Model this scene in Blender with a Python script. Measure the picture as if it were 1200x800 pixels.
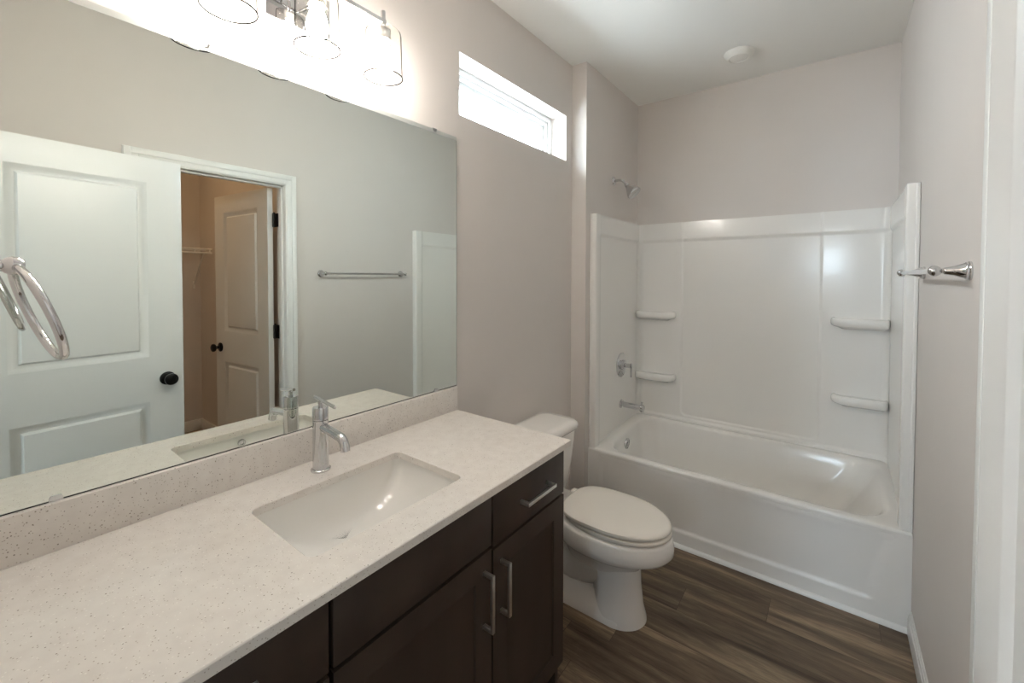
import bpy, bmesh, math, random
from mathutils import Vector, Matrix

random.seed(7)
for o in list(bpy.data.objects):
    bpy.data.objects.remove(o)
S = bpy.context.scene
COL = S.collection
PI = math.pi

# ------------------------------------------------------------------ camera
def make_camera():
    yaw, pitch, roll, f, v0 = -0.6475, -0.0232, 0.0022, 497.785, 335.257
    fw = Vector((math.sin(yaw)*math.cos(pitch), math.cos(yaw)*math.cos(pitch), math.sin(pitch)))
    rt = Vector((math.cos(yaw), -math.sin(yaw), 0)); up = rt.cross(fw)
    c, s = math.cos(roll), math.sin(roll)
    rt, up = rt*c + up*s, up*c - rt*s
    cd = bpy.data.cameras.new('camera'); cd.sensor_width = 36; cd.lens = f*36/1200
    cd.shift_y = -(400-v0)/1200; cd.clip_start = .01
    co = bpy.data.objects.new('camera', cd); COL.objects.link(co)
    m = Matrix((( rt.x, up.x, -fw.x, 1.2887), (rt.y, up.y, -fw.y, 0.0), (rt.z, up.z, -fw.z, 1.4616), (0, 0, 0, 1)))
    co.matrix_world = m
    S.camera = co
make_camera()

# ------------------------------------------------------------------ light and exposure
EXPOSURE = 2.2
SKY = 22.0
BULB = 29.0
CLOSET = 4.7
w = bpy.data.worlds.new('overcast_sky'); S.world = w; w.use_nodes = True
w.node_tree.nodes['Background'].inputs[0].default_value = (.82, .91, 1.0, 1)
w.node_tree.nodes['Background'].inputs[1].default_value = SKY
S.view_settings.view_transform = 'Standard'; S.view_settings.look = 'None'
S.view_settings.gamma = 1; S.view_settings.use_curve_mapping = False
S.view_settings.exposure = EXPOSURE
S.cycles.use_denoising = True
S.cycles.max_bounces = 14; S.cycles.diffuse_bounces = 8; S.cycles.glossy_bounces = 8
S.cycles.transparent_max_bounces = 16
S.cycles.blur_glossy = 1.0
S.cycles.sample_clamp_indirect = 20.0
S.cycles.caustics_refractive = False

def portal(name, loc, rot, sx, sy):
    ld = bpy.data.lights.new(name, 'AREA'); ld.shape = 'RECTANGLE'; ld.size = sx; ld.size_y = sy
    ld.cycles.is_portal = True
    o = bpy.data.objects.new(name, ld); o.location = loc; o.rotation_euler = rot; COL.objects.link(o)

# ------------------------------------------------------------------ dimensions (metres)
W = 1.566          # right wall
H = 2.743          # ceiling
XB = 0.097         # wet wall of the tub alcove
YB = 2.31          # where the wet wall starts
YK = 3.145         # back wall
YT = 2.354         # tub front
CL = 0.595, 1.318  # closet opening
DZ = 2.045         # door opening head
WZ = 2.154, 2.421  # window opening heights
WY = 1.328, 2.238

# ------------------------------------------------------------------ materials
def lin(r, g, b):
    f = lambda c: (c/255/12.92 if c/255 <= .04045 else ((c/255+.055)/1.055)**2.4)
    return (f(r), f(g), f(b), 1)

def pmat(name, col, rough=.5, metal=0, spec=.5, coat=0, coat_rough=.05):
    m = bpy.data.materials.new(name); m.use_nodes = True
    b = m.node_tree.nodes['Principled BSDF']
    b.inputs['Base Color'].default_value = col; b.inputs['Roughness'].default_value = rough
    b.inputs['Metallic'].default_value = metal; b.inputs['Specular IOR Level'].default_value = spec
    b.inputs['Coat Weight'].default_value = coat; b.inputs['Coat Roughness'].default_value = coat_rough
    return m

def N(m, t, **kw):
    n = m.node_tree.nodes.new(t)
    for k, v in kw.items(): setattr(n, k, v)
    return n

def LK(m, a, b): m.node_tree.links.new(a, b)

def bump(m, scale, strength, dist=.002, detail=4):
    tc = N(m, 'ShaderNodeTexCoord'); nz = N(m, 'ShaderNodeTexNoise'); bp = N(m, 'ShaderNodeBump')
    nz.inputs['Scale'].default_value = scale; nz.inputs['Detail'].default_value = detail
    bp.inputs['Strength'].default_value = strength; bp.inputs['Distance'].default_value = dist
    LK(m, tc.outputs['Object'], nz.inputs['Vector']); LK(m, nz.outputs['Fac'], bp.inputs['Height'])
    LK(m, bp.outputs['Normal'], m.node_tree.nodes['Principled BSDF'].inputs['Normal'])
    return m

def mix_noise(m, c1, c2, scale, lo=.35, hi=.65, stretch=(1, 1, 1), detail=5):
    tc = N(m, 'ShaderNodeTexCoord'); mp = N(m, 'ShaderNodeMapping'); nz = N(m, 'ShaderNodeTexNoise'); cr = N(m, 'ShaderNodeValToRGB')
    mp.inputs['Scale'].default_value = stretch
    nz.inputs['Scale'].default_value = scale; nz.inputs['Detail'].default_value = detail
    cr.color_ramp.elements[0].position = lo; cr.color_ramp.elements[1].position = hi
    cr.color_ramp.elements[0].color = c1; cr.color_ramp.elements[1].color = c2
    LK(m, tc.outputs['Object'], mp.inputs['Vector']); LK(m, mp.outputs['Vector'], nz.inputs['Vector'])
    LK(m, nz.outputs['Fac'], cr.inputs['Fac'])
    LK(m, cr.outputs['Color'], m.node_tree.nodes['Principled BSDF'].inputs['Base Color'])
    return m

WALL = bump(mix_noise(pmat('wall_paint', lin(217, 211, 206), .55, spec=.35), lin(216, 210, 205), lin(219, 213, 208), 2), 220, .04)
CEIL = bump(pmat('ceiling_paint', lin(236, 235, 231), .8, spec=.2), 160, .06)
TRIM = bump(pmat('trim_paint', lin(236, 236, 234), .32), 60, .015)
DOOR = bump(pmat('door_paint', lin(234, 235, 234), .28), 60, .015)
CARPET = bump(mix_noise(pmat('carpet', lin(170, 150, 128), 1, spec=.05), lin(160, 140, 120), lin(182, 162, 140), 90), 300, .6, .006)
ACRYL = bump(pmat('white_acrylic', lin(236, 234, 230), .17, spec=.5, coat=.1), 6, .012, .004, 1)
CERAM = pmat('vitreous_china', lin(236, 234, 230), .11, spec=.5, coat=.15)
SEATM = pmat('seat_plastic', lin(234, 230, 222), .22, spec=.45)
CHROME = bump(pmat('chrome', (.66, .66, .67, 1), .025, 1), 3, .01, .001, 1)
NICKEL = bump(pmat('satin_nickel', (.80, .79, .76, 1), .28, 1), 200, .02)
CHANNEL = bump(pmat('pale_aluminium_channel', lin(196, 198, 194), .4, .6), 200, .01)
BLACK = bump(pmat('black_metal', lin(24, 22, 22), .3, .4), 100, .02)
DARKGAP = pmat('dark_seal', lin(40, 38, 36), .6)
PLASTW = bump(pmat('white_plastic', lin(232, 230, 224), .4), 50, .01)
WIRE = pmat('white_wire_coating', lin(242, 241, 238), .35)
ESPR = bump(mix_noise(pmat('espresso_wood', lin(45, 36, 32), .42, spec=.3), lin(55, 44, 38), lin(69, 57, 49), 5, .3, .7, (1, 1.5, .25), 8), 40, .02)
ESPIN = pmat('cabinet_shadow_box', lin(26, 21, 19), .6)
VINYLW = bump(pmat('window_vinyl', lin(240, 242, 242), .35), 40, .01)

def mirror_mat():
    m = bpy.data.materials.new('mirror_glass'); m.use_nodes = True
    b = m.node_tree.nodes['Principled BSDF']
    b.inputs['Base Color'].default_value = (.83, .87, .82, 1); b.inputs['Metallic'].default_value = 1; b.inputs['Roughness'].default_value = 0.0
    return m
MIRROR = mirror_mat()

def thin_glass(name, tint=(1, 1, 1, 1), refl=.07, edge=.55, rim=None):
    """clear sheet that lets light straight through; rim = tint where the sheet is seen edge-on"""
    m = bpy.data.materials.new(name); m.use_nodes = True; nt = m.node_tree
    nt.nodes.remove(nt.nodes['Principled BSDF'])
    t = N(m, 'ShaderNodeBsdfTransparent'); g = N(m, 'ShaderNodeBsdfGlossy'); mx = N(m, 'ShaderNodeMixShader'); lw = N(m, 'ShaderNodeLayerWeight')
    mr = N(m, 'ShaderNodeMapRange')
    t.inputs[0].default_value = tint; g.inputs['Roughness'].default_value = .02
    lw.inputs['Blend'].default_value = .25
    if rim:
        cr = N(m, 'ShaderNodeValToRGB'); cr.color_ramp.elements[0].position = .62; cr.color_ramp.elements[1].position = .95
        cr.color_ramp.elements[0].color = tint; cr.color_ramp.elements[1].color = rim
        l2 = N(m, 'ShaderNodeLayerWeight'); l2.inputs['Blend'].default_value = .5
        LK(m, l2.outputs['Facing'], cr.inputs['Fac']); LK(m, cr.outputs['Color'], t.inputs[0])
    mr.inputs['To Min'].default_value = refl; mr.inputs['To Max'].default_value = edge
    LK(m, lw.outputs['Facing'], mr.inputs['Value']); LK(m, mr.outputs['Result'], mx.inputs['Fac'])
    LK(m, t.outputs[0], mx.inputs[1]); LK(m, g.outputs[0], mx.inputs[2])
    LK(m, mx.outputs[0], nt.nodes['Material Output'].inputs['Surface'])
    return m
PANE = thin_glass('window_glass', (.97, 1, .99, 1), .05, .4)
PANET = thin_glass('dimming_window_glass', (.54, .56, .56, 1), .05, .4)  # tint added to cut the daylight through the high window
PANEB = thin_glass('dimming_bedroom_glass', (.66, .70, .72, 1), .05, .4)  # tint added to weaken daylight coming from the bedroom
SHADE = thin_glass('shade_glass', (.95, .94, .92, 1), .04, .10, (.012, .010, .008, 1))  # edges painted near black for the refraction of thick glass
SHADERIM = thin_glass('shade_glass_rim', (.010, .008, .006, 1), .012, .06)  # rim painted near black so its outline shows against the bright wall

def emit(name, col, strength):
    m = bpy.data.materials.new(name); m.use_nodes = True; nt = m.node_tree
    nt.nodes.remove(nt.nodes['Principled BSDF'])
    e = N(m, 'ShaderNodeEmission'); e.inputs[0].default_value = col; e.inputs[1].default_value = strength
    LK(m, e.outputs[0], nt.nodes['Material Output'].inputs['Surface'])
    return m
BULBM = emit('lit_bulb', (1.0, .95, .895, 1), BULB)
CLOSETM = emit('lit_closet_dome', (1.0, .62, .34, 1), CLOSET)

def quartz():
    m = pmat('speckled_quartz', lin(222, 214, 204), .16, spec=.5)
    b = m.node_tree.nodes['Principled BSDF']
    tc = N(m, 'ShaderNodeTexCoord')
    base = N(m, 'ShaderNodeTexNoise'); base.inputs['Scale'].default_value = 35; base.inputs['Detail'].default_value = 6
    cr = N(m, 'ShaderNodeValToRGB'); cr.color_ramp.elements[0].position = .3; cr.color_ramp.elements[1].position = .7
    cr.color_ramp.elements[0].color = lin(222, 216, 210); cr.color_ramp.elements[1].color = lin(230, 225, 219)
    LK(m, tc.outputs['Object'], base.inputs['Vector']); LK(m, base.outputs['Fac'], cr.inputs['Fac'])
    last = cr.outputs['Color']
    for scale, size, thr, col in ((105, .14, .80, lin(150, 141, 133)), (190, .20, .66, lin(184, 174, 163)), (150, .2, .62, lin(240, 236, 230))):
        v = N(m, 'ShaderNodeTexVoronoi'); v.inputs['Scale'].default_value = scale
        near = N(m, 'ShaderNodeMath', operation='LESS_THAN'); near.inputs[1].default_value = size
        sep = N(m, 'ShaderNodeSeparateColor')
        pick = N(m, 'ShaderNodeMath', operation='GREATER_THAN'); pick.inputs[1].default_value = thr
        mul = N(m, 'ShaderNodeMath', operation='MULTIPLY')
        mx = N(m, 'ShaderNodeMix', data_type='RGBA')
        LK(m, tc.outputs['Object'], v.inputs['Vector']); LK(m, v.outputs['Distance'], near.inputs[0])
        LK(m, v.outputs['Color'], sep.inputs['Color']); LK(m, sep.outputs['Red'], pick.inputs[0])
        LK(m, near.outputs[0], mul.inputs[0]); LK(m, pick.outputs[0], mul.inputs[1])
        LK(m, mul.outputs[0], mx.inputs['Factor']); LK(m, last, mx.inputs[6]); mx.inputs[7].default_value = col
        last = mx.outputs[2]
    LK(m, last, b.inputs['Base Color'])
    return m
QUARTZ = quartz()

def planks():
    m = pmat('vinyl_plank_floor', lin(110, 92, 76), .42, spec=.35)
    b = m.node_tree.nodes['Principled BSDF']
    tc = N(m, 'ShaderNodeTexCoord'); mp = N(m, 'ShaderNodeMapping')
    mp.inputs['Location'].default_value = (.0, -.082, 0)
    LK(m, tc.outputs['Object'], mp.inputs['Vector'])
    sp_ = N(m, 'ShaderNodeSeparateXYZ'); LK(m, mp.outputs['Vector'], sp_.inputs[0])
    rw = N(m, 'ShaderNodeMath', operation='DIVIDE'); rw.inputs[1].default_value = .165; LK(m, sp_.outputs['Y'], rw.inputs[0])
    fl = N(m, 'ShaderNodeMath', operation='FLOOR'); LK(m, rw.outputs[0], fl.inputs[0])
    wn = N(m, 'ShaderNodeTexWhiteNoise', noise_dimensions='1D'); LK(m, fl.outputs[0], wn.inputs['W'])
    sh_ = N(m, 'ShaderNodeMath', operation='MULTIPLY_ADD'); sh_.inputs[1].default_value = 1.22; LK(m, wn.outputs['Value'], sh_.inputs[0]); LK(m, sp_.outputs['X'], sh_.inputs[2])
    rowed = N(m, 'ShaderNodeCombineXYZ'); LK(m, sh_.outputs[0], rowed.inputs['X']); LK(m, sp_.outputs['Y'], rowed.inputs['Y'])
    br = N(m, 'ShaderNodeTexBrick'); br.offset = 0; br.offset_frequency = 2; br.squash = 1
    br.inputs['Scale'].default_value = 1; br.inputs['Brick Width'].default_value = 1.22; br.inputs['Row Height'].default_value = .165
    br.inputs['Mortar Size'].default_value = .0008; br.inputs['Mortar Smooth'].default_value = .1; br.inputs['Bias'].default_value = 0
    br.inputs['Color1'].default_value = (0, 0, 0, 1); br.inputs['Color2'].default_value = (1, 1, 1, 1); br.inputs['Mortar'].default_value = (.5, .5, .5, 1)
    LK(m, rowed.outputs[0], br.inputs['Vector'])
    # grain: noise stretched along the plank, shifted per plank
    off = N(m, 'ShaderNodeVectorMath', operation='MULTIPLY_ADD'); off.inputs[1].default_value = (7.3, 3.1, 5.7)
    LK(m, br.outputs['Color'], off.inputs[0]); LK(m, mp.outputs['Vector'], off.inputs[2])
    st = N(m, 'ShaderNodeVectorMath', operation='MULTIPLY'); st.inputs[1].default_value = (1.1, 10, 1)
    LK(m, off.outputs[0], st.inputs[0])
    n1 = N(m, 'ShaderNodeTexNoise'); n1.inputs['Scale'].default_value = 1.3; n1.inputs['Detail'].default_value = 10; n1.inputs['Roughness'].default_value = .62; n1.inputs['Distortion'].default_value = .5
    LK(m, st.outputs[0], n1.inputs['Vector'])
    cr = N(m, 'ShaderNodeValToRGB'); e = cr.color_ramp.elements
    e[0].position = .30; e[0].color = lin(68, 56, 45); e[1].position = .72; e[1].color = lin(176, 156, 128)
    x = e.new(.50); x.color = lin(114, 97, 79)
    LK(m, n1.outputs['Fac'], cr.inputs['Fac'])
    n2 = N(m, 'ShaderNodeTexNoise'); n2.inputs['Scale'].default_value = 6; n2.inputs['Detail'].default_value = 8; n2.inputs['Roughness'].default_value = .7
    st2 = N(m, 'ShaderNodeVectorMath', operation='MULTIPLY'); st2.inputs[1].default_value = (2.4, 46, 1)
    LK(m, off.outputs[0], st2.inputs[0]); LK(m, st2.outputs[0], n2.inputs['Vector'])
    ov = N(m, 'ShaderNodeMix', data_type='RGBA', blend_type='OVERLAY'); ov.inputs['Factor'].default_value = .75
    LK(m, cr.outputs['Color'], ov.inputs[6]); LK(m, n2.outputs['Fac'], ov.inputs[7])
    hv = N(m, 'ShaderNodeHueSaturation'); mr = N(m, 'ShaderNodeMapRange')
    mr.inputs['To Min'].default_value = .82; mr.inputs['To Max'].default_value = 1.2
    LK(m, br.outputs['Color'], mr.inputs['Value']); LK(m, mr.outputs['Result'], hv.inputs['Value']); LK(m, ov.outputs[2], hv.inputs['Color'])
    seam = N(m, 'ShaderNodeMix', data_type='RGBA'); seam.inputs[7].default_value = lin(66, 54, 45)
    LK(m, br.outputs['Fac'], seam.inputs['Factor']); LK(m, hv.outputs['Color'], seam.inputs[6])
    LK(m, seam.outputs[2], b.inputs['Base Color'])
    bp = N(m, 'ShaderNodeBump'); bp.inputs['Strength'].default_value = .12; bp.inputs['Distance'].default_value = .002
    LK(m, n2.outputs['Fac'], bp.inputs['Height']); LK(m, bp.outputs['Normal'], b.inputs['Normal'])
    return m
PLANK = planks()

# ------------------------------------------------------------------ mesh helpers (all in world coordinates)
def nb(): return bmesh.new()

def wpos(o):
    p = Vector((0, 0, 0))
    while o: p += Vector(o.location); o = o.parent
    return p

def obj(name, bm, mat, parent=None, base=None, smooth=40, mats=None):
    """link a world-space bmesh as one object; base = its origin (defaults to the bottom centre)"""
    bmesh.ops.recalc_face_normals(bm, faces=bm.faces)
    if base is None:
        vs = [v.co for v in bm.verts]
        lo = [min(c[i] for c in vs) for i in range(3)]; hi = [max(c[i] for c in vs) for i in range(3)]
        base = Vector(((lo[0]+hi[0])/2, (lo[1]+hi[1])/2, lo[2]))
    base = Vector(base)
    bmesh.ops.translate(bm, verts=bm.verts, vec=-base)
    me = bpy.data.meshes.new(name); bm.to_mesh(me); bm.free()
    for p in me.polygons: p.use_smooth = True
    me.set_sharp_from_angle(angle=math.radians(smooth))
    for m in (mats or [mat]): me.materials.append(m)
    o = bpy.data.objects.new(name, me); COL.objects.link(o)
    if parent:
        o.parent = parent; o.location = base - wpos(parent)
    else: o.location = base
    return o

def tag(o, label, cat, group=None):
    o['label'] = label; o['category'] = cat
    if group: o['group'] = group
    return o

def thing(name, label, cat, loc, group=None):
    o = bpy.data.objects.new(name, None); o.empty_display_size = .05; COL.objects.link(o); o.location = loc
    return tag(o, label, cat, group)

def struct(name, bm, mat, parent=None, **kw):
    o = obj(name, bm, mat, parent, **kw)
    if not parent: o['kind'] = 'structure'
    return o

def box(bm, x0, x1, y0, y1, z0, z1, bev=0, seg=2, rot=None):
    r = bmesh.ops.create_cube(bm, size=1)
    vs = r['verts']
    bmesh.ops.scale(bm, verts=vs, vec=(x1-x0, y1-y0, z1-z0))
    bmesh.ops.translate(bm, verts=vs, vec=((x0+x1)/2, (y0+y1)/2, (z0+z1)/2))
    if rot: bmesh.ops.rotate(bm, verts=vs, cent=rot[0], matrix=rot[1])
    if bev:
        es = {e for v in vs for e in v.link_edges}
        bmesh.ops.bevel(bm, geom=list(es), offset=bev, segments=seg, affect='EDGES', profile=.5)
    return bm

def loft(bm, rings, cap0=True, cap1=True, closed=True):
    vr = [[bm.verts.new(p) for p in r] for r in rings]
    n = len(rings[0])
    for a, b in zip(vr, vr[1:]):
        for i in range(n if closed else n-1):
            j = (i+1) % n
            try: bm.faces.new((a[i], a[j], b[j], b[i]))
            except ValueError: pass
    if cap0: bm.faces.new(vr[0][::-1])
    if cap1: bm.faces.new(vr[-1])
    return vr

def frame_of(d):
    d = Vector(d).normalized()
    u = Vector((0, 0, 1)) if abs(d.z) < .9 else Vector((1, 0, 0))
    a = d.cross(u).normalized(); return a, d.cross(a).normalized()

def lathe(bm, origin, axis, prof, n=32, cap0=True, cap1=True):
    """prof = [(distance along axis, radius)]"""
    o = Vector(origin); d = Vector(axis).normalized(); a, b = frame_of(d)
    rings = [[o + d*h + (a*math.cos(2*PI*i/n) + b*math.sin(2*PI*i/n))*max(r, 1e-4) for i in range(n)] for h, r in prof]
    loft(bm, rings, cap0, cap1); return bm

def cyl(bm, p0, p1, r0, r1=None, n=24):
    p0, p1 = Vector(p0), Vector(p1)
    return lathe(bm, p0, p1-p0, [(0, r0), ((p1-p0).length, r0 if r1 is None else r1)], n)

def tube(bm, pts, r, n=16, closed=False):
    pts = [Vector(p) for p in pts]; rings = []; m = len(pts)
    pa = None
    for i, p in enumerate(pts):
        if closed: d = pts[(i+1) % m]-pts[i-1]
        else: d = pts[min(i+1, m-1)]-pts[max(i-1, 0)]
        d.normalize()
        if pa is None: a, b = frame_of(d)
        else:
            a = (pa - d*pa.dot(d)).normalized(); b = d.cross(a).normalized()
        pa = a
        rr = r(i/(m-1)) if callable(r) else r
        rings.append([p + (a*math.cos(2*PI*k/n)+b*math.sin(2*PI*k/n))*rr for k in range(n)])
    if closed: rings.append(rings[0]); 
    if closed:
        vr = [[bm.verts.new(p) for p in r_] for r_ in rings[:-1]]
        for i in range(m):
            A, B = vr[i], vr[(i+1) % m]
            # align B to A at the seam
            sh = min(range(n), key=lambda s: (B[s].co-A[0].co).length) if i == m-1 else 0
            for k in range(n):
                bm.faces.new((A[k], A[(k+1) % n], B[(k+1+sh) % n], B[(k+sh) % n]))
    else: loft(bm, rings)
    return bm

def arc(c, r, a0, a1, n, plane='xz'):
    out = []
    for i in range(n+1):
        t = a0+(a1-a0)*i/n; u, v = math.cos(t)*r, math.sin(t)*r
        out.append((c[0]+u, c[1], c[2]+v) if plane == 'xz' else (c[0]+u, c[1]+v, c[2]))
    return out

def rrect(x0, x1, y0, y1, r, n=6, k=6):
    """rounded rectangle with n arc steps at each corner and k straight steps on each side"""
    if not isinstance(r, (list, tuple)): r = [r]*4
    cs = [(x1-r[0], y1-r[0], 0, r[0]), (x0+r[1], y1-r[1], PI/2, r[1]), (x0+r[2], y0+r[2], PI, r[2]), (x1-r[3], y0+r[3], 1.5*PI, r[3])]
    pts = []
    for q, (cx, cy, a, rr) in enumerate(cs):
        ar = [(cx+rr*math.cos(a+PI/2*i/n), cy+rr*math.sin(a+PI/2*i/n)) for i in range(n+1)]
        pts += ar
        nx = cs[(q+1) % 4]; b = (nx[0]+nx[3]*math.cos(nx[2]), nx[1]+nx[3]*math.sin(nx[2])); s = ar[-1]
        for i in range(1, k): pts.append((s[0]+(b[0]-s[0])*i/k, s[1]+(b[1]-s[1])*i/k))
    return pts

def sheet(bm, fn, nu, nv):
    """grid from fn(u,v) -> point"""
    g = [[bm.verts.new(fn(i/nu, j/nv)) for j in range(nv+1)] for i in range(nu+1)]
    for i in range(nu):
        for j in range(nv): bm.faces.new((g[i][j], g[i+1][j], g[i+1][j+1], g[i][j+1]))
    return g

def sst(a, b, x):
    t = min(1, max(0, (x-a)/(b-a))); return t*t*(3-2*t)

# ------------------------------------------------------------------ room shell
T = .115
struct('floor', box(nb(), 0-T, W+T, -T, YK+T, -.05, 0), PLANK, base=(0, 0, 0))
b = nb(); box(b, -T, W+T, -T, YK+T, H, H+.05); struct('ceiling', b, CEIL)

b = nb()   # left wall with the window opening
TL = .16
box(b, -TL, 0, -T, WY[0], 0, H); box(b, -TL, 0, WY[1], YK+T, 0, H)
box(b, -TL, 0, WY[0], WY[1], 0, WZ[0]); box(b, -TL, 0, WY[0], WY[1], WZ[1], H)
struct('wall_left', b, WALL)
b = nb(); box(b, 0, XB, YB, YK, 0, H); struct('wall_alcove', b, WALL)
b = nb(); box(b, -T, W+T, YK, YK+T, 0, H); struct('wall_back', b, WALL)
b = nb()   # right wall with the closet doorway
box(b, W, W+T, -T, CL[0]-.02, 0, H); box(b, W, W+T, CL[1]+.02, YK, 0, H); box(b, W, W+T, CL[0]-.02, CL[1]+.02, DZ+.02, H)
struct('wall_right', b, WALL)
ED = .60, 1.385    # entry doorway in x
b = nb()
box(b, 0, ED[0]-.02, -T, 0, 0, H); box(b, ED[1]+.02, W, -T, 0, 0, H); box(b, ED[0]-.02, ED[1]+.02, -T, 0, DZ+.02, H)
struct('wall_front', b, WALL)

# bedroom behind the entry doorway
BX0, BX1, BY = -1.6, 3.3, -4.0
BW = ((-.50, .10, 1.0, 2.0), (1.06, 1.42, 1.50, 2.06))  # first window unseen, added to light the tub; second shows reflected in surround
b = nb(); box(b, BX0, BX1, BY, -T, -.05, 0); struct('floor_bedroom', b, CARPET)
b = nb(); box(b, BX0, BX1, BY, -T, H, H+.05); struct('ceiling_bedroom', b, CEIL)
b = nb(); box(b, BX0-T, BX0, BY-T, -T, 0, H); struct('wall_bedroom_left', b, WALL)
b = nb(); box(b, BX1, BX1+T, BY-T, -T, 0, H); struct('wall_bedroom_right', b, WALL)
b = nb(); xs_ = [BX0]
for x0, x1, z0, z1 in BW:
    box(b, xs_[-1], x0, BY-T, BY, 0, H); box(b, x0, x1, BY-T, BY, 0, z0); box(b, x0, x1, BY-T, BY, z1, H); xs_.append(x1)
box(b, xs_[-1], BX1, BY-T, BY, 0, H)
struct('wall_bedroom_back', b, WALL)
b = nb(); box(b, BX0, -TL, -T, 0, 0, H); box(b, W+T, BX1, -T, 0, 0, H); struct('wall_bedroom_front', b, WALL)
for k, (x0, x1, z0, z1) in enumerate(BW):
    b = nb()
    for q in ((x0, x1, z0, z0+.04), (x0, x1, z1-.04, z1), (x0, x0+.04, z0+.04, z1-.04), (x1-.04, x1, z0+.04, z1-.04)):
        box(b, q[0], q[1], BY-.09, BY-.04, q[2], q[3], .004)
    w2 = struct('window_%d' % (k+2), b, VINYLW)
    b = nb(); box(b, x0+.03, x1-.03, BY-.068, BY-.064, z0+.03, z1-.03); obj('pane', b, PANEB, w2)
    portal('daylight_bedroom_window', ((x0+x1)/2, BY-.12, (z0+z1)/2), (PI/2, 0, 0), x1-x0, z1-z0)

# closet behind the right wall
CX, CY0, CY1 = 3.52, .10, 1.435
b = nb(); box(b, W+T, CX, CY0, CY1, -.05, 0); struct('floor_closet', b, CARPET)
b = nb(); box(b, W+T, CX, CY0, CY1, H, H+.05); struct('ceiling_closet', b, CEIL)
b = nb(); box(b, CX, CX+T, CY0-T, CY1+T, 0, H); struct('wall_closet_back', b, WALL)
b = nb(); box(b, W+T, CX, CY1, CY1+T, 0, H); struct('wall_closet_right', b, WALL)
b = nb(); box(b, W+T, CX, CY0-T, CY0, 0, H); struct('wall_closet_left', b, WALL)
b = nb(); box(b, CX-.014, CX, CY0, CY1-.014, 0, .10, .003); box(b, W+T+.8, CX, CY1-.014, CY1, 0, .10, .003); struct('baseboard_closet', b, TRIM)

# door trim: jamb lining and stepped casing round the closet doorway
def casing(b, axis, u0, u1, z, at, out):
    """casing of three steps round an opening u0..u1 up to z; axis = 'y' (wall plane x=at) or 'x' (wall plane y=at)"""
    def piece(ua, ub, za, zb, th):
        d0, d1 = sorted((at, at+out*th))
        if axis == 'y': box(b, d0, d1, ua, ub, za, zb, .0025)
        else: box(b, ua, ub, d0, d1, za, zb, .0025)
    for lo, hi, th in ((0, .070, .009), (.006, .040, .013), (.036, .066, .017)):
        piece(u0-hi, u0-lo, 0, z+hi, th); piece(u1+lo, u1+hi, 0, z+hi, th); piece(u0-lo, u1+lo, z+lo, z+hi, th)
    return b
b = casing(nb(), 'y', CL[0], CL[1], DZ, W, -1)
box(b, W, W+T, CL[0]-.02, CL[0], 0, DZ); box(b, W, W+T, CL[1], CL[1]+.02, 0, DZ); box(b, W, W+T, CL[0]-.02, CL[1]+.02, DZ, DZ+.02)
box(b, W+.03, W+.07, CL[0], CL[0]+.011, 0, DZ, .002); box(b, W+.03, W+.07, CL[1]-.011, CL[1], 0, DZ, .002); box(b, W+.03, W+.07, CL[0], CL[1], DZ-.011, DZ, .002)
struct('trim_1', b, TRIM)
b = nb()
box(b, ED[0]-.02, ED[0], -T, 0, 0, DZ); box(b, ED[1], ED[1]+.02, -T, 0, 0, DZ); box(b, ED[0]-.02, ED[1]+.02, -T, 0, DZ, DZ+.02)
struct('trim_2', b, TRIM)

# baseboards (a flat board with a stepped cap)
def board(b, x0, x1, y0, y1, face):
    t = .013
    for za, zb, k in ((0, .072, 1), (.070, .088, .72), (.086, .098, .42)):
        if face == '-x': box(b, x1-t*k, x1, y0, y1, za, zb, .0015)
        elif face == '+x': box(b, x0, x0+t*k, y0, y1, za, zb, .0015)
        elif face == '-y': box(b, x0, x1, y1-t*k, y1, za, zb, .0015)
    return b
struct('baseboard_right', board(board(nb(), 0, W, CL[1]+.072, YT-.012, '-x'), 0, W, .02, CL[0]-.072, '-x'), TRIM)
b = board(nb(), 0, 0, 1.30, YB, '+x'); board(b, .013, XB, 0, YB, '-y'); struct('baseboard_left', b, TRIM)
b = nb()   # quarter-round strip along the foot of the tub
pr = [(0, 0)] + [(-.016*math.cos(t*PI/12), .018*math.sin(t*PI/12)) for t in range(7)]
loft(b, [[(x, YT+u, v) for u, v in pr] for x in (XB+.002, W-.002)]); struct('trim_3', b, TRIM)

# the high window
FX = -.10
b = nb()
def wframe(b, x0, x1, y0, y1, z0, z1, t, tb=None):
    tb = tb or t
    box(b, x0, x1, y0, y0+t, z0, z1, .003); box(b, x0, x1, y1-t, y1, z0, z1, .003)
    box(b, x0, x1, y0+t, y1-t, z0, z0+tb, .003); box(b, x0, x1, y0+t, y1-t, z1-t, z1, .003)
wframe(b, -.158, FX, WY[0], WY[1], WZ[0], WZ[1], .022)
wi = struct('window_1', b, VINYLW)
b = nb(); wframe(b, -.158, FX-.014, WY[0]+.0215, WY[1]-.0215, WZ[0]+.0215, WZ[1]-.0215, .020); obj('stop', b, VINYLW, wi)
b = nb(); wframe(b, -.158, FX-.030, WY[0]+.041, WY[1]-.041, WZ[0]+.041, WZ[1]-.041, .022); obj('sash', b, VINYLW, wi)
b = nb(); box(b, -.149, -.146, WY[0]+.06, WY[1]-.06, WZ[0]+.06, WZ[1]-.06); obj('pane', b, PANET, wi)
portal('daylight_window', (-.17, (WY[0]+WY[1])/2, (WZ[0]+WZ[1])/2), (0, -PI/2, 0), WZ[1]-WZ[0], WY[1]-WY[0])

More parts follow.
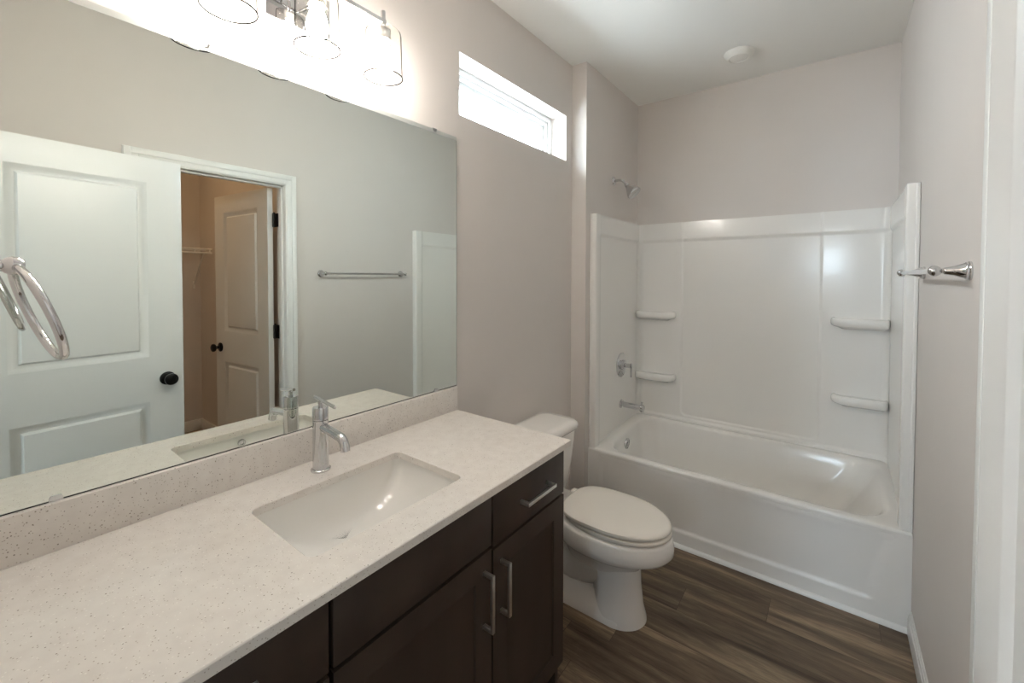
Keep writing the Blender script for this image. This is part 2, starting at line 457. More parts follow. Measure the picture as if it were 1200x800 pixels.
# ------------------------------------------------------------------ panelled doors
def slab(b, w, h, t, panels, rings, M):
    """door leaf: u 0..w, thickness v -t..0, z 0..h; panels = (u0,u1,z0,z1) stacked in z, rings = (inset, depth)"""
    us = [0, panels[0][0], panels[0][1], w]
    zz = [0] + [z for p in panels for z in p[2:]] + [h]
    vc = {}
    def V(*p):
        k = tuple(round(c, 5) for c in p)
        if k not in vc: vc[k] = b.verts.new(M @ Vector(p))
        return vc[k]
    for v, s in ((0, -1), (-t, 1)):
        for i in range(3):
            for j in range(len(zz)-1):
                if i == 1 and j % 2: continue
                b.faces.new((V(us[i], v, zz[j]), V(us[i+1], v, zz[j]), V(us[i+1], v, zz[j+1]), V(us[i], v, zz[j+1])))
        for u0, u1, z0, z1 in panels:
            R = [[V(a, v+s*d, c) for a, c in ((u0+i, z0+i), (u1-i, z0+i), (u1-i, z1-i), (u0+i, z1-i))] for i, d in [(0, 0)]+rings]
            for A, B in zip(R, R[1:]):
                for k in range(4): b.faces.new((A[k], A[(k+1) % 4], B[(k+1) % 4], B[k]))
            b.faces.new(R[-1])
    for j in range(len(zz)-1):
        for u_ in (0, w): b.faces.new((V(u_, 0, zz[j]), V(u_, -t, zz[j]), V(u_, -t, zz[j+1]), V(u_, 0, zz[j+1])))
    for i in range(3):
        for z_ in (0, h): b.faces.new((V(us[i], 0, z_), V(us[i+1], 0, z_), V(us[i+1], -t, z_), V(us[i], -t, z_)))
    return b
RAISED = [(.003, .001), (.016, .013), (.032, .0145), (.041, .004), (.045, .0035)]

def knob(name, parent, p, d):
    k = nb(); p = Vector(p); 
    lathe(k, p, d, [(0, .033), (.006, .033), (.010, .028), (.012, .012), (.030, .011), (.034, .017), (.040, .026), (.048, .0295), (.056, .028), (.061, .021), (.063, .008)], 28)
    return obj(name, k, BLACK, parent)

def hinge(parent, p, h=.09):
    k = nb(); x, y, z = p
    cyl(k, (x, y, z-h/2), (x, y, z+h/2), .0075, n=14)
    lathe(k, (x, y, z+h/2), (0, 0, 1), [(0, .006), (.004, .0075), (.008, .003)], 12)
    box(k, x-.036, x+.004, y+.008, y+.0115, z-h/2, z+h/2, .001)
    box(k, x-.030, x+.002, y-.0125, y-.0095, z-h/2, z+h/2, .001)
    return obj('hinge', k, BLACK, parent)

# entry door, folded back against the right wall
A0 = Vector((1.366, .016, 0)); A1 = Vector((1.430, .7295, 0)); u = (A1-A0); dw = u.length; u.normalize()
v = Vector((-u.y, u.x, 0))          # faces the mirror
M = Matrix(((u.x, v.x, 0, A0.x), (u.y, v.y, 0, A0.y), (0, 0, 1, .012), (0, 0, 0, 1)))
b = slab(nb(), dw, 2.026, .035, [(.116, dw-.140, .20, .825), (.116, dw-.140, 1.045, 1.908)], RAISED, M)
d1 = struct('door_1', b, DOOR)
kp = A0 + u*(dw-.070) + Vector((0, 0, .94))
knob('door_knob', d1, kp, v); knob('door_knob', d1, kp-v*.035, -v)
b = nb(); box(b, -.012, .012, -.0012, .0012, -.028, .028, .0004)
bmesh.ops.transform(b, matrix=Matrix.Translation(A1 - v*.0175 + u*.0005 + Vector((0, 0, .94))) @ Matrix(((v.x, u.x, 0, 0), (v.y, u.y, 0, 0), (0, 0, 1, 0), (0, 0, 0, 1))), verts=b.verts)
obj('latch_plate', b, BLACK, d1)

# closet door, swung into the closet
B0 = Vector((1.690, 1.262, 0)); B1 = Vector((2.392, 1.192, 0)); u2 = (B1-B0); cw = u2.length; u2.normalize()
v2 = Vector((u2.y, -u2.x, 0))       # seen face, towards -y
M = Matrix(((u2.x, v2.x, 0, B0.x), (u2.y, v2.y, 0, B0.y), (0, 0, 1, .012), (0, 0, 0, 1)))
b = slab(nb(), cw, 2.028, .035, [(.125, cw-.125, .20, .825), (.125, cw-.125, 1.045, 1.908)], RAISED, M)
d2 = struct('door_2', b, DOOR)
kp = B0 + u2*(cw-.066) + Vector((0, 0, .935))
knob('door_knob', d2, kp, v2); knob('door_knob', d2, kp-v2*.035, -v2)
for z in (.25, 1.09, 1.83): hinge(d2, (1.686, 1.302, z))

# ------------------------------------------------------------------ vanity
VY1 = 1.282; VF = .548; CT = .8926; CB = CT-.021
van = thing('vanity_cabinet', 'dark espresso wood vanity cabinet with shaker doors under the quartz countertop', 'cabinet', (.27, .65, 0))
b = nb()
box(b, .002, .527, .004, .022, .0, CB); box(b, .002, .527, VY1-.018, VY1, .0, CB)          # end panels
box(b, .002, .527, .022, VY1-.018, .10, .118); box(b, .002, .014, .022, VY1-.018, .118, CB)  # bottom, back
box(b, .509, .527, .022, .040, .118, CB); box(b, .509, .527, VY1-.036, VY1-.018, .118, CB)
for y in (.4075, .890): box(b, .509, .527, y-.022, y+.022, .118, CB)
box(b, .509, .527, .040, VY1-.036, CB-.022, CB); box(b, .509, .527, .040, VY1-.036, .690, .722); box(b, .509, .527, .040, VY1-.036, .10, .14)
obj('carcass', b, ESPR, van)
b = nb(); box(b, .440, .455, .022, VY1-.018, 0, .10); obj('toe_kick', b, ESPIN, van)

def pull(parent, p0, p1):
    """square bar pull between two points on the front face"""
    p0, p1 = Vector(p0), Vector(p1); k = nb()
    lo = Vector((min(p0.x, p1.x), min(p0.y, p1.y), min(p0.z, p1.z))); hi = Vector((max(p0.x, p1.x), max(p0.y, p1.y), max(p0.z, p1.z)))
    r = .0052
    box(k, lo.x+.026, lo.x+.035, lo.y-r, hi.y+r, lo.z-r, hi.z+r, .001)
    for p in (p0, p1): box(k, p.x-.0005, p.x+.028, p.y-r, p.y+r, p.z-r, p.z+r, .001)
    return obj('handle', k, NICKEL, parent)

def drawer_front(name, y0, y1, z0, z1):
    return obj(name, box(nb(), .528, VF, y0, y1, z0, z1, .0015), ESPR, van)

def shaker(y0, y1, z0, z1):
    k = nb(); s = .064
    Mx = Matrix(((0, 1, 0, VF), (1, 0, 0, y0), (0, 0, 1, z0), (0, 0, 0, 1)))
    slab(k, y1-y0, z1-z0, .020, [(s, y1-y0-s, s, z1-z0-s)], [(.0015, .0065), (.004, .0075)], Mx)
    return obj('door', k, ESPR, van)
d = drawer_front('drawer', .896, VY1, .709, .856); pull(d, (VF, 1.026, .784), (VF, 1.172, .784))
drawer_front('false_front', .424, .888, .720, .856)
d = drawer_front('drawer', .008, .415, .720, .856); pull(d, (VF, .140, .797), (VF, .286, .797))
d = shaker(.896, VY1, .105, .701); pull(d, (VF, .931, .512), (VF, .931, .655))
d = shaker(.424, .888, .105, .711); pull(d, (VF, .857, .514), (VF, .857, .660))
d = shaker(.008, .415, .105, .711); pull(d, (VF, .384, .514), (VF, .384, .660))

# countertop slab with the sink cut-out
SX = .168, .460; SY = .427, .869
CD = .568; CE = 1.297
def ringz(pts, z): return [(x, y, z) for x, y in pts]
outer = rrect(.001, CD, .002, CE, .002, 5, 8); hole = rrect(SX[0], SX[1], SY[0], SY[1], .022, 5, 8)
hb = rrect(SX[0]+.002, SX[1]-.002, SY[0]+.002, SY[1]-.002, .020, 5, 8); ob = rrect(.001, CD-.002, .002, CE-.002, .002, 5, 8)
b = nb()
loft(b, [ringz(hole, CB), ringz(hole, CT-.0015), ringz(rrect(SX[0]-.0015, SX[1]+.0015, SY[0]-.0015, SY[1]+.0015, .0235, 5, 8), CT), ringz(ob, CT), ringz(outer, CT-.002), ringz(outer, CB), ringz(hole, CB)], False, False)
bmesh.ops.remove_doubles(b, verts=b.verts, dist=1e-6)
tag(obj('countertop', b, QUARTZ, base=(.28, .65, CB), smooth=30), 'speckled off-white quartz countertop with a rectangular sink cut-out, on the dark cabinet', 'countertop')
b = box(nb(), .0005, .0185, .002, CE-.001, CT+.0003, .9925, .0012)
tag(obj('backsplash', b, QUARTZ, smooth=30), 'low speckled quartz backsplash strip standing on the countertop below the mirror', 'backsplash')

# undermount sink
sink = thing('sink_basin', 'white rectangular undermount sink basin set below the quartz countertop', 'sink', (.314, .648, CB-.15))
b = nb(); R = []
def sring(i, z, r, extra=0): return ringz(rrect(SX[0]-.006+i, SX[1]+.006-i, SY[0]-.006+i+extra, SY[1]+.006-i-extra, r, 8, 10), z)
R.append(sring(-.014, CB-.012, .03)); R.append(sring(-.014, CB-.0006, .03)); R.append(sring(0, CB-.0006, .028))
for i, z, r, e in ((.002, -.02, .030, .002), (.006, -.055, .036, .012), (.012, -.085, .046, .026), (.022, -.108, .056, .048), (.040, -.126, .064, .075), (.070, -.136, .066, .105), (.112, -.141, .035, .15)):
    R.append(sring(i, CB+z, r, e))
loft(b, R, False, True)
obj('bowl', b, CERAM, sink, smooth=60)
b = lathe(nb(), (.314, .648, CB-.1475), (0, 0, 1), [(0, .031), (.003, .0315), (.005, .029), (.0055, .022), (.003, .021), (.003, .017), (.0075, .016), (.009, .010), (.0092, .001)], 32)
obj('drain', b, CHROME, sink)
b = lathe(nb(), (SX[1]-.0005, .640, .845), (-1, 0, 0), [(0, .013), (.004, .013), (.0055, .011), (.0055, .0075), (.002, .0065)], 24)
obj('overflow_ring', b, CHROME, sink)

# single-lever faucet
fx, fy = .095, .648
fau = thing('faucet', 'tall chrome single-hole faucet with curved spout and thin bar lever beside the sink', 'faucet', (fx, fy, CT))
b = lathe(nb(), (fx, fy, CT), (0, 0, 1), [(0, .0275), (.004, .0275), (.006, .0255), (.0065, .021)], 36); obj('base_ring', b, CHROME, fau)
b = lathe(nb(), (fx, fy, CT+.006), (0, 0, 1), [(0, .0222), (.140, .0218), (.141, .0208), (.142, .0208)], 36); obj('body', b, CHROME, fau)
b = lathe(nb(), (fx, fy, CT+.149), (0, 0, 1), [(0, .0208), (.001, .0218), (.034, .0218), (.037, .0203), (.0375, .001)], 36); obj('cap', b, CHROME, fau)
pts = [(fx+.012, fy, 1.0225), (fx+.06, fy, 1.0175), (fx+.098, fy, 1.0135)]
t0 = -math.atan2(.004, .038); cxz = (fx+.098+.030*math.sin(t0), 1.0135-.030*math.cos(t0))
pts += [(cxz[0]-.030*math.sin(t0)+.030*(math.sin(t)-math.sin(0))-0*t, fy, cxz[1]+.030*math.cos(t)) for t in [(.12+i*(1.36-.12)/8) for i in range(1, 9)]]
pts.append((pts[-1][0]+.003, fy, pts[-1][2]-.011))
b = tube(nb(), pts, .0125, 20)
obj('spout', b, CHROME, fau)
b = nb(); cyl(b, (fx, fy, CT+.183), (fx, fy, 1.094), .0065, n=16)
tube(b, [(fx-.026, fy-.002, 1.104), (fx+.002, fy, 1.100), (fx+.072, fy+.004, 1.0885)], .0048, 14); obj('lever', b, CHROME, fau)

# ------------------------------------------------------------------ mirror
MZ = .9955, 2.050; ME = 1.304
mir = thing('mirror', 'large frameless wall mirror resting above the backsplash, showing the white doors opposite', 'mirror', (0, .66, MZ[0]))
b = nb(); box(b, .0008, .0052, .012, ME, MZ[0], MZ[1]-.016)
obj('glass', b, MIRROR, mir, smooth=5)
b = nb(); loft(b, [[(x, y, z) for x, z in ((.0008, MZ[1]-.016), (.0060, MZ[1]-.016), (.0060, MZ[1]), (.0008, MZ[1]))] for y in (.012, ME)]); obj('top_channel', b, CHANNEL, mir, smooth=5)
b = nb(); box(b, .0004, .0046, .012, ME+.0015, MZ[0]-.0028, MZ[0]-.0002); box(b, .0004, .0044, ME+.0001, ME+.0018, MZ[0], MZ[1]); obj('dark_edge', b, DARKGAP, mir)
for y, z, s in ((.125, MZ[0], 1), (1.186, MZ[0], 1), (.40, MZ[1], -1), (1.180, MZ[1], -1)):
    k = nb()
    loft(k, [[(xx, y+a*.011, z-s*.0028+s*hh*.0145) for a, hh in ((-1, 0), (-.92, .45), (-.75, .72), (-.6, .8), (.6, .8), (.75, .72), (.92, .45), (1, 0))] for xx in (.0055, .0078)])
    obj('clip', k, CHROME, mir)

# ------------------------------------------------------------------ vanity light
LY = (.415, .635, .855); LX = .12; LZ = 2.281
van_l = thing('vanity_light', 'chrome three-lamp vanity light with clear glass cylinder shades on the wall above mirror', 'wall light', (0, .635, 2.19))
b = box(nb(), .0005, .022, .540, .730, 2.190, 2.318, .003); obj('backplate', b, CHROME, van_l)
for y in (.595, .675): obj('arm', cyl(nb(), (.020, y, LZ), (LX, y, LZ), .006, n=16), CHROME, van_l)
b = nb(); box(b, LX-.006, LX+.006, LY[0]-.008, LY[2]+.008, LZ-.006, LZ+.006, .001); obj('crossbar', b, CHROME, van_l)
for y in LY:
    b = nb(); cyl(b, (LX, y, 2.252), (LX, y, 2.312), .0075, n=18)
    lathe(b, (LX, y, 2.312), (0, 0, 1), [(0, .0075), (.002, .006), (.0025, .001)], 18)
    stem = obj('stem', b, CHROME, van_l)
    b = lathe(nb(), (LX, y, 2.256), (0, 0, -1), [(0, .010), (.002, .0235), (.036, .0235), (.037, .019), (.030, .018)], 28); obj('socket', b, NICKEL, van_l)
    prof = [(0, .022), (.001, .050), (.006, .0545), (.016, .0565), (.148, .0600)]
    b = lathe(nb(), (LX, y, 2.2505), (0, 0, -1), prof, 48, False, False)
    sh = obj('shade', b, SHADE, van_l)
    b = nb(); tube(b, [(LX+.060*math.cos(2*PI*i/48), y+.060*math.sin(2*PI*i/48), 2.1025) for i in range(48)], .0018, 8, True); obj('rim', b, SHADERIM, sh)
    prof = [(0, .0125), (.010, .0130), (.016, .0160), (.030, .0215), (.050, .0275), (.066, .0295), (.080, .0270), (.090, .0190), (.096, .0080), (.097, .001)]
    b = lathe(nb(), (LX, y, 2.2255), (0, 0, -1), prof, 32); obj('bulb', b, BULBM, van_l)

# ------------------------------------------------------------------ bathtub
tub = thing('bathtub', 'white alcove bathtub with a smooth skirted apron against the back wall', 'bathtub', (.83, 2.74, 0))
X0, X1, Y0, Y1 = XB+.001, W-.001, YT, YK-.001
def rz(y): return .412 + .026*sst(2.42, 3.08, y)
def tring(x0, x1, y0, y1, r, dz, flat=None, n=10, k=16):
    return [(x, y, (rz(y) if flat is None else flat)+dz) for x, y in rrect(x0, x1, y0, y1, r, n, k)]
b = nb()
R = [tring(X0, X1, Y0+.002, Y1, .003, -.05), tring(X0, X1, Y0+.0005, Y1, .004, -.012), tring(X0, X1, Y0+.003, Y1, .006, -.004), tring(X0+.004, X1-.004, Y0+.010, Y1-.004, .008, 0),
     tring(.185, 1.512, YT+.046, 3.085, [.10, .13, .13, .16], 0), tring(.190, 1.506, YT+.051, 3.080, [.10, .13, .13, .16], -.002), tring(.196, 1.497, YT+.057, 3.075, [.10, .13, .13, .16], -.008),
     tring(.201, 1.486, YT+.063, 3.070, [.11, .13, .13, .16], -.020), tring(.210, 1.455, YT+.075, 3.058, [.12, .13, .13, .17], -.08),
     tring(.230, 1.385, YT+.094, 3.036, [.13, .13, .13, .17], -.19), tring(.262, 1.310, YT+.115, 3.012, .13, 0, .135), tring(.295, 1.260, YT+.14, 2.985, .11, 0, .095), tring(.345, 1.20, YT+.185, 2.94, .08, 0, .078), tring(.45, 1.10, YT+.27, 2.85, .05, 0, .074)]
loft(b, R, False, True)
obj('basin', b, ACRYL, tub, smooth=50)
b = nb()
def apron(u_, v_):
    x = X0 + (X1-X0)*u_; z = .001 + (rz(YT)-.012)*v_
    # a shallow recessed field, closed by a sloping ledge at the foot and a curve at each end
    e0 = .175 + .05*(1-min(1, z/.30))**2; e1 = 1.44 + .075*min(1, max(0, (z-.06)/.33))**1.5
    m = sst(e0, e0+.02, x)*(1-sst(e1-.02, e1, x))*sst(.078, .096, z)*(1-sst(.370, .388, z))
    return (x, YT+.0005+.0085*m, z)
sheet(b, apron, 110, 60)
obj('apron', b, ACRYL, tub, smooth=60)
b = lathe(nb(), (.2065, 2.695, .352), (1, 0, -.10), [(0, .036), (.008, .036), (.012, .033), (.0125, .029), (.0105, .0285), (.0105, .012), (.014, .0115), (.0145, .001)], 36)
obj('overflow_plate', b, CHROME, tub)

# ------------------------------------------------------------------ tub surround
SZ = 1.846
sur = thing('tub_surround', 'glossy white three-wall tub surround with moulded corner shelves above the bathtub', 'tub surround', (.83, 3.1, .44))
FB = .034           # moulded columns stand this far off the wall
def backface(x, z):
    """distance of the moulded back panel from the back wall"""
    cl = 1-sst(.426, .444, x); cr = sst(1.222, 1.240, x)
    # rounded lower corners of the sunk field
    low = 1-sst(.472, .486, z + .0)
    rcx = .495; rr = .035
    if z < .52 and (x < .47 or x > 1.20):
        cx_ = .435+rr if x < .47 else 1.231-rr
        if (x < cx_ if x < .47 else x > cx_) and z < .479+rr:
            dd = math.hypot(x-cx_, z-(.479+rr)); low = max(low, sst(rr-.007, rr+.007, dd))
    d = .012 + .0065*max(cl, cr, low)
    d += .011*sst(1.705, 1.733, z)
    d += .012*(1-sst(.446, .466, z))
    lx = X0+.025; rx = X1-.025; r = .040            # coved corners
    for t in (x-lx, rx-x):
        if t < r: d = max(d, d + r - math.sqrt(max(0, r*r-(r-t)**2)))
    return d
b = nb()
xs = sorted({X0+.0245+(X1-X0-.049)*i/90 for i in range(91)} | {.424+.024*i/8 for i in range(9)} | {1.220+.024*i/8 for i in range(9)} | {X0+.0245+.045*(i/10)**2 for i in range(11)} | {X1-.0245-.045*(i/10)**2 for i in range(11)})
zs = sorted({.437+(SZ-.437)*i/60 for i in range(61)} | {1.703+.032*i/8 for i in range(9)} | {.437+.09*i/24 for i in range(25)})
def net(b, us, vs, fn):
    g = [[b.verts.new(fn(a, c)) for c in vs] for a in us]
    for i in range(len(us)-1):
        for j in range(len(vs)-1): b.faces.new((g[i][j], g[i+1][j], g[i+1][j+1], g[i][j+1]))
    return g
g = net(b, xs, zs, lambda x, z: (x, YK-backface(x, z), z))
top = [b.verts.new((x, YK-.0008, SZ)) for x in xs]           # the top ledge back to the wall
for i in range(len(xs)-1): b.faces.new((g[i][-1], g[i+1][-1], top[i+1], top[i]))
obj('back_panel', b, ACRYL, sur, smooth=35)
def sidepanel(s):
    xw = X0 if s > 0 else X1
    yf = YT+.012
    prof = [(0, yf-.001), (.002, yf-.004), (.010, yf-.004), (.013, yf-.001), (.014, yf), (.034, yf), (.038, yf+.001), (.041, yf+.004), (.042, yf+.008), (.042, yf+.060)]
    prof += [(.042-.018*sst(0, 1, i/8), yf+.060+.022*i/8) for i in range(1, 9)]
    n0 = len(prof)
    prof += [(.024, yf+.09+(3.120-yf-.09)*i/30) for i in range(31)]
    zz = sorted({(rz(YT)+.002)+(SZ-.416)*i/40 for i in range(41)} | {1.703+.032*i/8 for i in range(9)})
    def P(i, z):
        d, y = prof[i]
        if i >= 10: d += .010*sst(1.705, 1.733, z)*min(1, (i-9)/8)
        return (xw+s*d, y, max(z, rz(y)-.001) if z < .5 else z)
    b = nb(); I = range(len(prof))
    g = net(b, I, zz, P)
    top = [b.verts.new((xw, prof[i][1], zz[-1])) for i in I]
    for i in I[:-1]: b.faces.new((g[i][-1], g[i+1][-1], top[i+1], top[i]))
    return obj('side_panel', b, ACRYL, sur, smooth=35)
sidepanel(1); sidepanel(-1)
def shelf(x0, x1, z, left):
    b = nb(); yb = YK-.018; y0 = yb-.088
    r = [.004, .004, .075, .03] if not left else [.004, .004, .03, .07]
    def rg(i, zz): 
        rr = [max(.003, q-i*.8) for q in r]
        return [(x, y, zz) for x, y in rrect(x0+i*.9, x1-i*.3, y0+i, yb, rr, 8, 5)] if not left else [(x, y, zz) for x, y in rrect(x0+i*.3, x1-i*.9, y0+i, yb, rr, 8, 5)]
    loft(b, [rg(.060, z-.066), rg(.040, z-.056), rg(.018, z-.050), rg(.007, z-.044), rg(.002, z-.036), rg(0, z-.024), rg(.002, z-.012), rg(.007, z-.004), rg(.014, z), rg(.022, z-.001), rg(.032, z-.005), rg(.044, z-.006)])
    return obj('shelf', b, ACRYL, sur, smooth=60)
shelf(X0+.026, .398, 1.212, True); shelf(X0+.026, .402, .762, True)
shelf(1.278, X1-.026, 1.228, False); shelf(1.286, X1-.026, .782, False)

# ------------------------------------------------------------------ shower fittings
hd = thing('showerhead', 'chrome shower head on a short bent arm above the left end of the tub', 'shower head', (XB, 2.71, 2.06))
sy = 2.71
b = lathe(nb(), (XB+.0005, sy, 2.104), (1, 0, 0), [(0, .030), (.003, .030), (.010, .024), (.014, .011)], 28); obj('flange', b, CHROME, hd)
pts = [(XB+.010, sy, 2.104), (XB+.035, sy, 2.106)] + [(XB+.035+.05*math.sin(t), sy, 2.106-.05*(1-math.cos(t))) for t in [i*.85/6 for i in range(1, 7)]]
e = Vector(pts[-1]); dn = Vector((math.cos(.85), 0, -math.sin(.85))); pts.append(e+dn*.022); e = Vector(pts[-1])
b = tube(nb(), pts, .0085, 14); obj('arm', b, CHROME, hd)
b = lathe(nb(), e-dn*.004, dn, [(0, .012), (.012, .017), (.020, .0155), (.024, .020), (.034, .023), (.074, .045), (.082, .048), (.094, .048), (.096, .045), (.0955, .041), (.0935, .037), (.0950, .001)], 32); obj('spray_head', b, CHROME, hd)
vx = X0+.0245
vy = 2.80
va = thing('shower_valve', 'round chrome shower valve trim with lever on the left surround wall', 'shower valve', (vx, vy, .765))
b = lathe(nb(), (vx, vy, .850), (1, 0, 0), [(0, .084), (.004, .084), (.008, .080), (.010, .045), (.012, .036), (.030, .034), (.032, .030), (.0325, .001)], 44); obj('escutcheon', b, CHROME, va)
b = nb(); cyl(b, (vx+.030, vy, .850), (vx+.070, vy, .850), .015, n=22); box(b, vx+.066, vx+.078, vy-.006, vy+.006, .772, .868, .002); obj('lever', b, CHROME, va)
vy = 2.80
sp = thing('tub_spout', 'chrome tub spout low on the left surround wall above the tub rim', 'tub spout', (vx, vy, .55))
b = lathe(nb(), (vx, vy, .578), (1, 0, -.02), [(0, .030), (.004, .0305), (.012, .029), (.014, .0195), (.135, .0185), (.137, .0225), (.160, .0225), (.163, .020), (.163, .001)], 32)
obj('spout_body', b, CHROME, sp)
b = nb(); cyl(b, (vx+.149, vy, .555), (vx+.149, vy, .549), .014, n=20); obj('outlet', b, CHROME, sp)
b = nb(); cyl(b, (vx+.149, vy, .592), (vx+.149, vy, .610), .004, n=12); lathe(b, (vx+.149, vy, .608), (0, 0, 1), [(0, .004), (.002, .0075), (.007, .0075), (.009, .004)], 16); obj('diverter_knob', b, CHROME, sp)

# ------------------------------------------------------------------ toilet
ty = 1.742
RZ = .009
toi = thing('toilet', 'white two-piece toilet with closed elongated lid between the vanity and bathtub', 'toilet', (.40, ty, 0))
def egg(cx, af, ab, hw, z, n=56, pf=2.0, pb=2.6):
    out = []
    for i in range(n):
        t = 2*PI*i/n; c, s = math.cos(t), math.sin(t)
        p = pf if c >= 0 else pb; a = af if c >= 0 else ab
        out.append((cx+a*math.copysign(abs(c)**(2/p), c), ty+hw*math.copysign(abs(s)**(2/p), s), z))
    return out
b = nb()
loft(b, [egg(.52, .125, .20, .085, .2), egg(.52, .150, .21, .115, .262), egg(.52, .205, .22, .155, .289), egg(.52, .258, .225, .176, 0.3110), egg(.52, .270, .228, .182, 0.3270), egg(.52, .270, .228, .182, 0.3490), egg(.52, .264, .226, .178, 0.3790), egg(.52, .260, .224, .175, 0.3880), egg(.52, .252, .215, .167, 0.3920)], True, True)
# pedestal column
loft(b, [egg(.556, .124, .10, .108, 0), egg(.556, .123, .10, .107, .012), egg(.556, .110, .10, .097, .06), egg(.556, .100, .10, .089, .15), egg(.556, .098, .10, .090, .22), egg(.553, .104, .11, .098, .268)], True, True)
# trapway behind it, foot flange and rear deck
tr = []
for k, (cx, cz, rw, rh) in enumerate(((.50, .200, .085, .09), (.44, .175, .085, .10), (.37, .150, .082, .10), (.30, .150, .078, .105), (.24, .185, .075, .10), (.21, .250, .072, .085), (.20, .310, .075, .06))):
    tr.append([(cx+.35*rh*math.sin(t)*(0 if k < 3 else .4), ty+rw*math.cos(t), cz+rh*math.sin(t)) for t in [2*PI*i/24 for i in range(24)]])
loft(b, tr)
loft(b, [ringz(rrect(.19, .62, ty-.108, ty+.108, .05, 6, 4), 0), ringz(rrect(.19, .62, ty-.108, ty+.108, .05, 6, 4), .018), ringz(rrect(.20, .61, ty-.096, ty+.096, .045, 6, 4), .042), ringz(rrect(.24, .58, ty-.07, ty+.07, .04, 6, 4), .10)])
loft(b, [ringz(rrect(.06, .40, ty-.10, ty+.10, .04, 6, 4), .300), ringz(rrect(.035, .40, ty-.128, ty+.128, .04, 6, 4), .330), ringz(rrect(.03, .40, ty-.132, ty+.132, .04, 6, 4), .375), ringz(rrect(.036, .40, ty-.126, ty+.126, .04, 6, 4), .382)])
obj('bowl', b, CERAM, toi, smooth=60)
for s in (-1, 1):
    b = lathe(nb(), (.335, ty+s*.092, .018), (0, 0, 1), [(0, .015), (.012, .015), (.022, .011), (.026, .001)], 20); obj('bolt_cap', b, SEATM, toi)
b = nb(); loft(b, [ringz(rrect(.048, .205, ty-.155, ty+.155, .03, 8, 5), .3835), ringz(rrect(.040, .216, ty-.168, ty+.168, .035, 8, 5), .392), ringz(rrect(.034, .230, ty-.190, ty+.190, .04, 8, 5), .50), ringz(rrect(.030, .240, ty-.206, ty+.206, .045, 8, 5), .62), ringz(rrect(.028, .244, ty-.210, ty+.210, .045, 8, 5), .683)]); obj('tank', b, CERAM, toi, smooth=60)
b = nb(); loft(b, [ringz(rrect(.022, .254, ty-.218, ty+.218, .05, 10, 5), .6835), ringz(rrect(.018, .259, ty-.223, ty+.223, .055, 10, 5), .690), ringz(rrect(.018, .260, ty-.224, ty+.224, .058, 10, 5), .706), ringz(rrect(.022, .256, ty-.219, ty+.219, .056, 10, 5), .717), ringz(rrect(.032, .246, ty-.208, ty+.208, .05, 10, 5), .7235), ringz(rrect(.06, .215, ty-.17, ty+.17, .04, 10, 5), .727)]); obj('tank_lid', b, CERAM, toi, smooth=60)
b = nb(); loft(b, [egg(.545, .226, .200, .162, 0.3925), egg(.545, .226, .200, .162, 0.3965), egg(.545, .233, .205, .167, 0.3975), egg(.545, .236, .207, .170, 0.4010), egg(.545, .236, .207, .170, 0.4100), egg(.545, .231, .203, .170, 0.4145), egg(.545, .216, .18, .155, 0.4150)]); obj('seat', b, SEATM, toi, smooth=60)
lid = nb(); loft(lid, [egg(.545, .216, .215, .156, 0.4155, pb=3.2), egg(.545, .218, .216, .158, 0.4185, pb=3.2), egg(.545, .231, .228, .167, 0.4195, pb=3.2), egg(.545, .234, .230, .170, 0.4225, pb=3.2), egg(.545, .234, .231, .170, 0.4290, pb=3.2), egg(.545, .230, .229, .170, 0.4355, pb=3.2), egg(.545, .218, .22, .160, 0.4395, pb=3.2), egg(.545, .15, .15, .11, 0.4430, pb=3), egg(.545, .05, .05, .04, 0.4445)])
obj('seat_lid', lid, SEATM, toi, smooth=60)
for s in (-1, 1):
    b = box(nb(), .285, .325, ty+s*.075-.018, ty+s*.075+.018, .390, .426, .008, 3); obj('seat_hinge', b, SEATM, toi)

# ------------------------------------------------------------------ towel bar, towel ring
tbz = 1.478; tx = 1.500
tb = thing('towel_bar', 'chrome towel bar with flared posts on the right wall before the tub', 'towel bar', (W, 1.9, tbz))
for y in (1.555, 2.235):
    b = lathe(nb(), (W-.0003, y, tbz), (-1, 0, 0), [(0, .0245), (.004, .0245), (.006, .0225), (.010, .0225), (.012, .020), (.030, .0125), (.048, .0085), (.050, .0065), (.053, .0065), (.056, .010), (.061, .0135), (.066, .0145), (.071, .0135), (.076, .010), (.0795, .004), (.080, .001)], 32); obj('post', b, CHROME, tb)
b = nb(); cyl(b, (tx, 1.555, tbz), (tx, 2.235, tbz), .0075, n=20); obj('bar', b, CHROME, tb)

rx, rzt = .30, 1.476
trg = thing('towel_ring', 'chrome towel ring hanging at the left edge in front of the mirror', 'towel ring', (rx, 0, rzt))
b = lathe(nb(), (rx, .0003, rzt), (0, 1, 0), [(0, .0245), (.004, .0245), (.006, .022), (.012, .021), (.016, .017), (.032, .0105), (.046, .0085), (.049, .0115), (.056, .0145), (.064, .0135), (.069, .009), (.070, .001)], 32); obj('post', b, CHROME, trg)
rc = .075; axis = Vector((0, .045, -.142)).normalized(); cen = Vector((rx, .059, rzt)) + axis*(rc+.002); lat = Vector((1, .085, 0)).normalized()
b = nb(); tube(b, [cen + lat*rc*math.sin(2*PI*i/64) - axis*rc*math.cos(2*PI*i/64) for i in range(64)], .0060, 12, True); obj('ring', b, CHROME, trg)

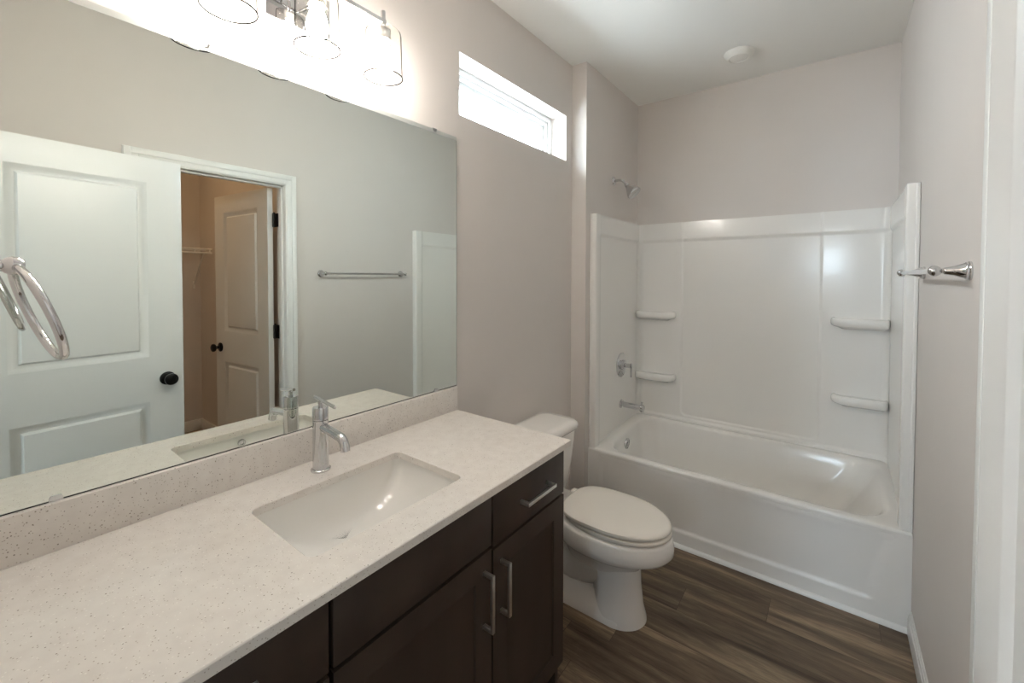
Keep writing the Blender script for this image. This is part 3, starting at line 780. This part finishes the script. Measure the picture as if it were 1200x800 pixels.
# ------------------------------------------------------------------ ceiling disc
cv = thing('ceiling_vent', 'round white ceiling vent disc above the bathtub', 'ceiling vent', (.838, 2.745, H))
b = lathe(nb(), (.838, 2.745, H-.0005), (0, 0, -1), [(0, .078), (.006, .078), (.014, .074), (.030, .060), (.034, .056), (.034, .050), (.029, .048)], 44); obj('ring', b, PLASTW, cv)
b = lathe(nb(), (.838, 2.745, H-.024), (0, 0, -1), [(0, .0475), (.006, .047), (.009, .040), (.010, .001)], 40); obj('disc', b, PLASTW, cv)

# ------------------------------------------------------------------ closet: wire shelf and lamp
ws = thing('wire_shelf', 'white ventilated wire shelf on the closet wall, seen in the mirror', 'shelf', (3.35, .77, 1.66))
SXF = 3.21; sz = 1.70
b = nb()
for z in (sz, sz-.035): cyl(b, (SXF, CY0+.004, z), (SXF, CY1-.004, z), .0075, n=8)
for i in range(12): y = CY0+.05+i*.115; cyl(b, (SXF, y, sz-.035), (SXF, y, sz), .0055, n=6)
obj('front_rail', b, WIRE, ws)
b = nb(); cyl(b, (CX-.012, CY0+.004, sz), (CX-.012, CY1-.004, sz), .003, n=6); cyl(b, (SXF+.15, CY0+.004, sz-.004), (SXF+.15, CY1-.004, sz-.004), .003, n=6)
for i in range(52): y = CY0+.02+i*.0253; cyl(b, (SXF, y, sz+.002), (CX-.008, y, sz+.002), .0022, n=5)
obj('wire_deck', b, WIRE, ws)
for y in (.45, 1.38):
    b = nb(); tube(b, [(SXF+.01, y, sz-.038), (SXF+.05, y, sz-.05), (CX-.012, y, sz-.32)], .005, 8); box(b, CX-.006, CX-.0005, y-.01, y+.01, sz-.36, sz-.29, .001); obj('brace', b, WIRE, ws)
cl = thing('closet_lamp', 'round warm ceiling lamp inside the closet', 'ceiling lamp', (2.6, .7, H))
b = lathe(nb(), (2.6, .7, H-.0005), (0, 0, -1), [(0, .15), (.018, .15), (.022, .142)], 40); obj('base', b, PLASTW, cl)
b = lathe(nb(), (2.6, .7, H-.022), (0, 0, -1), [(0, .138), (.02, .132), (.045, .105), (.06, .06), (.066, .001)], 40); obj('dome', b, CLOSETM, cl)
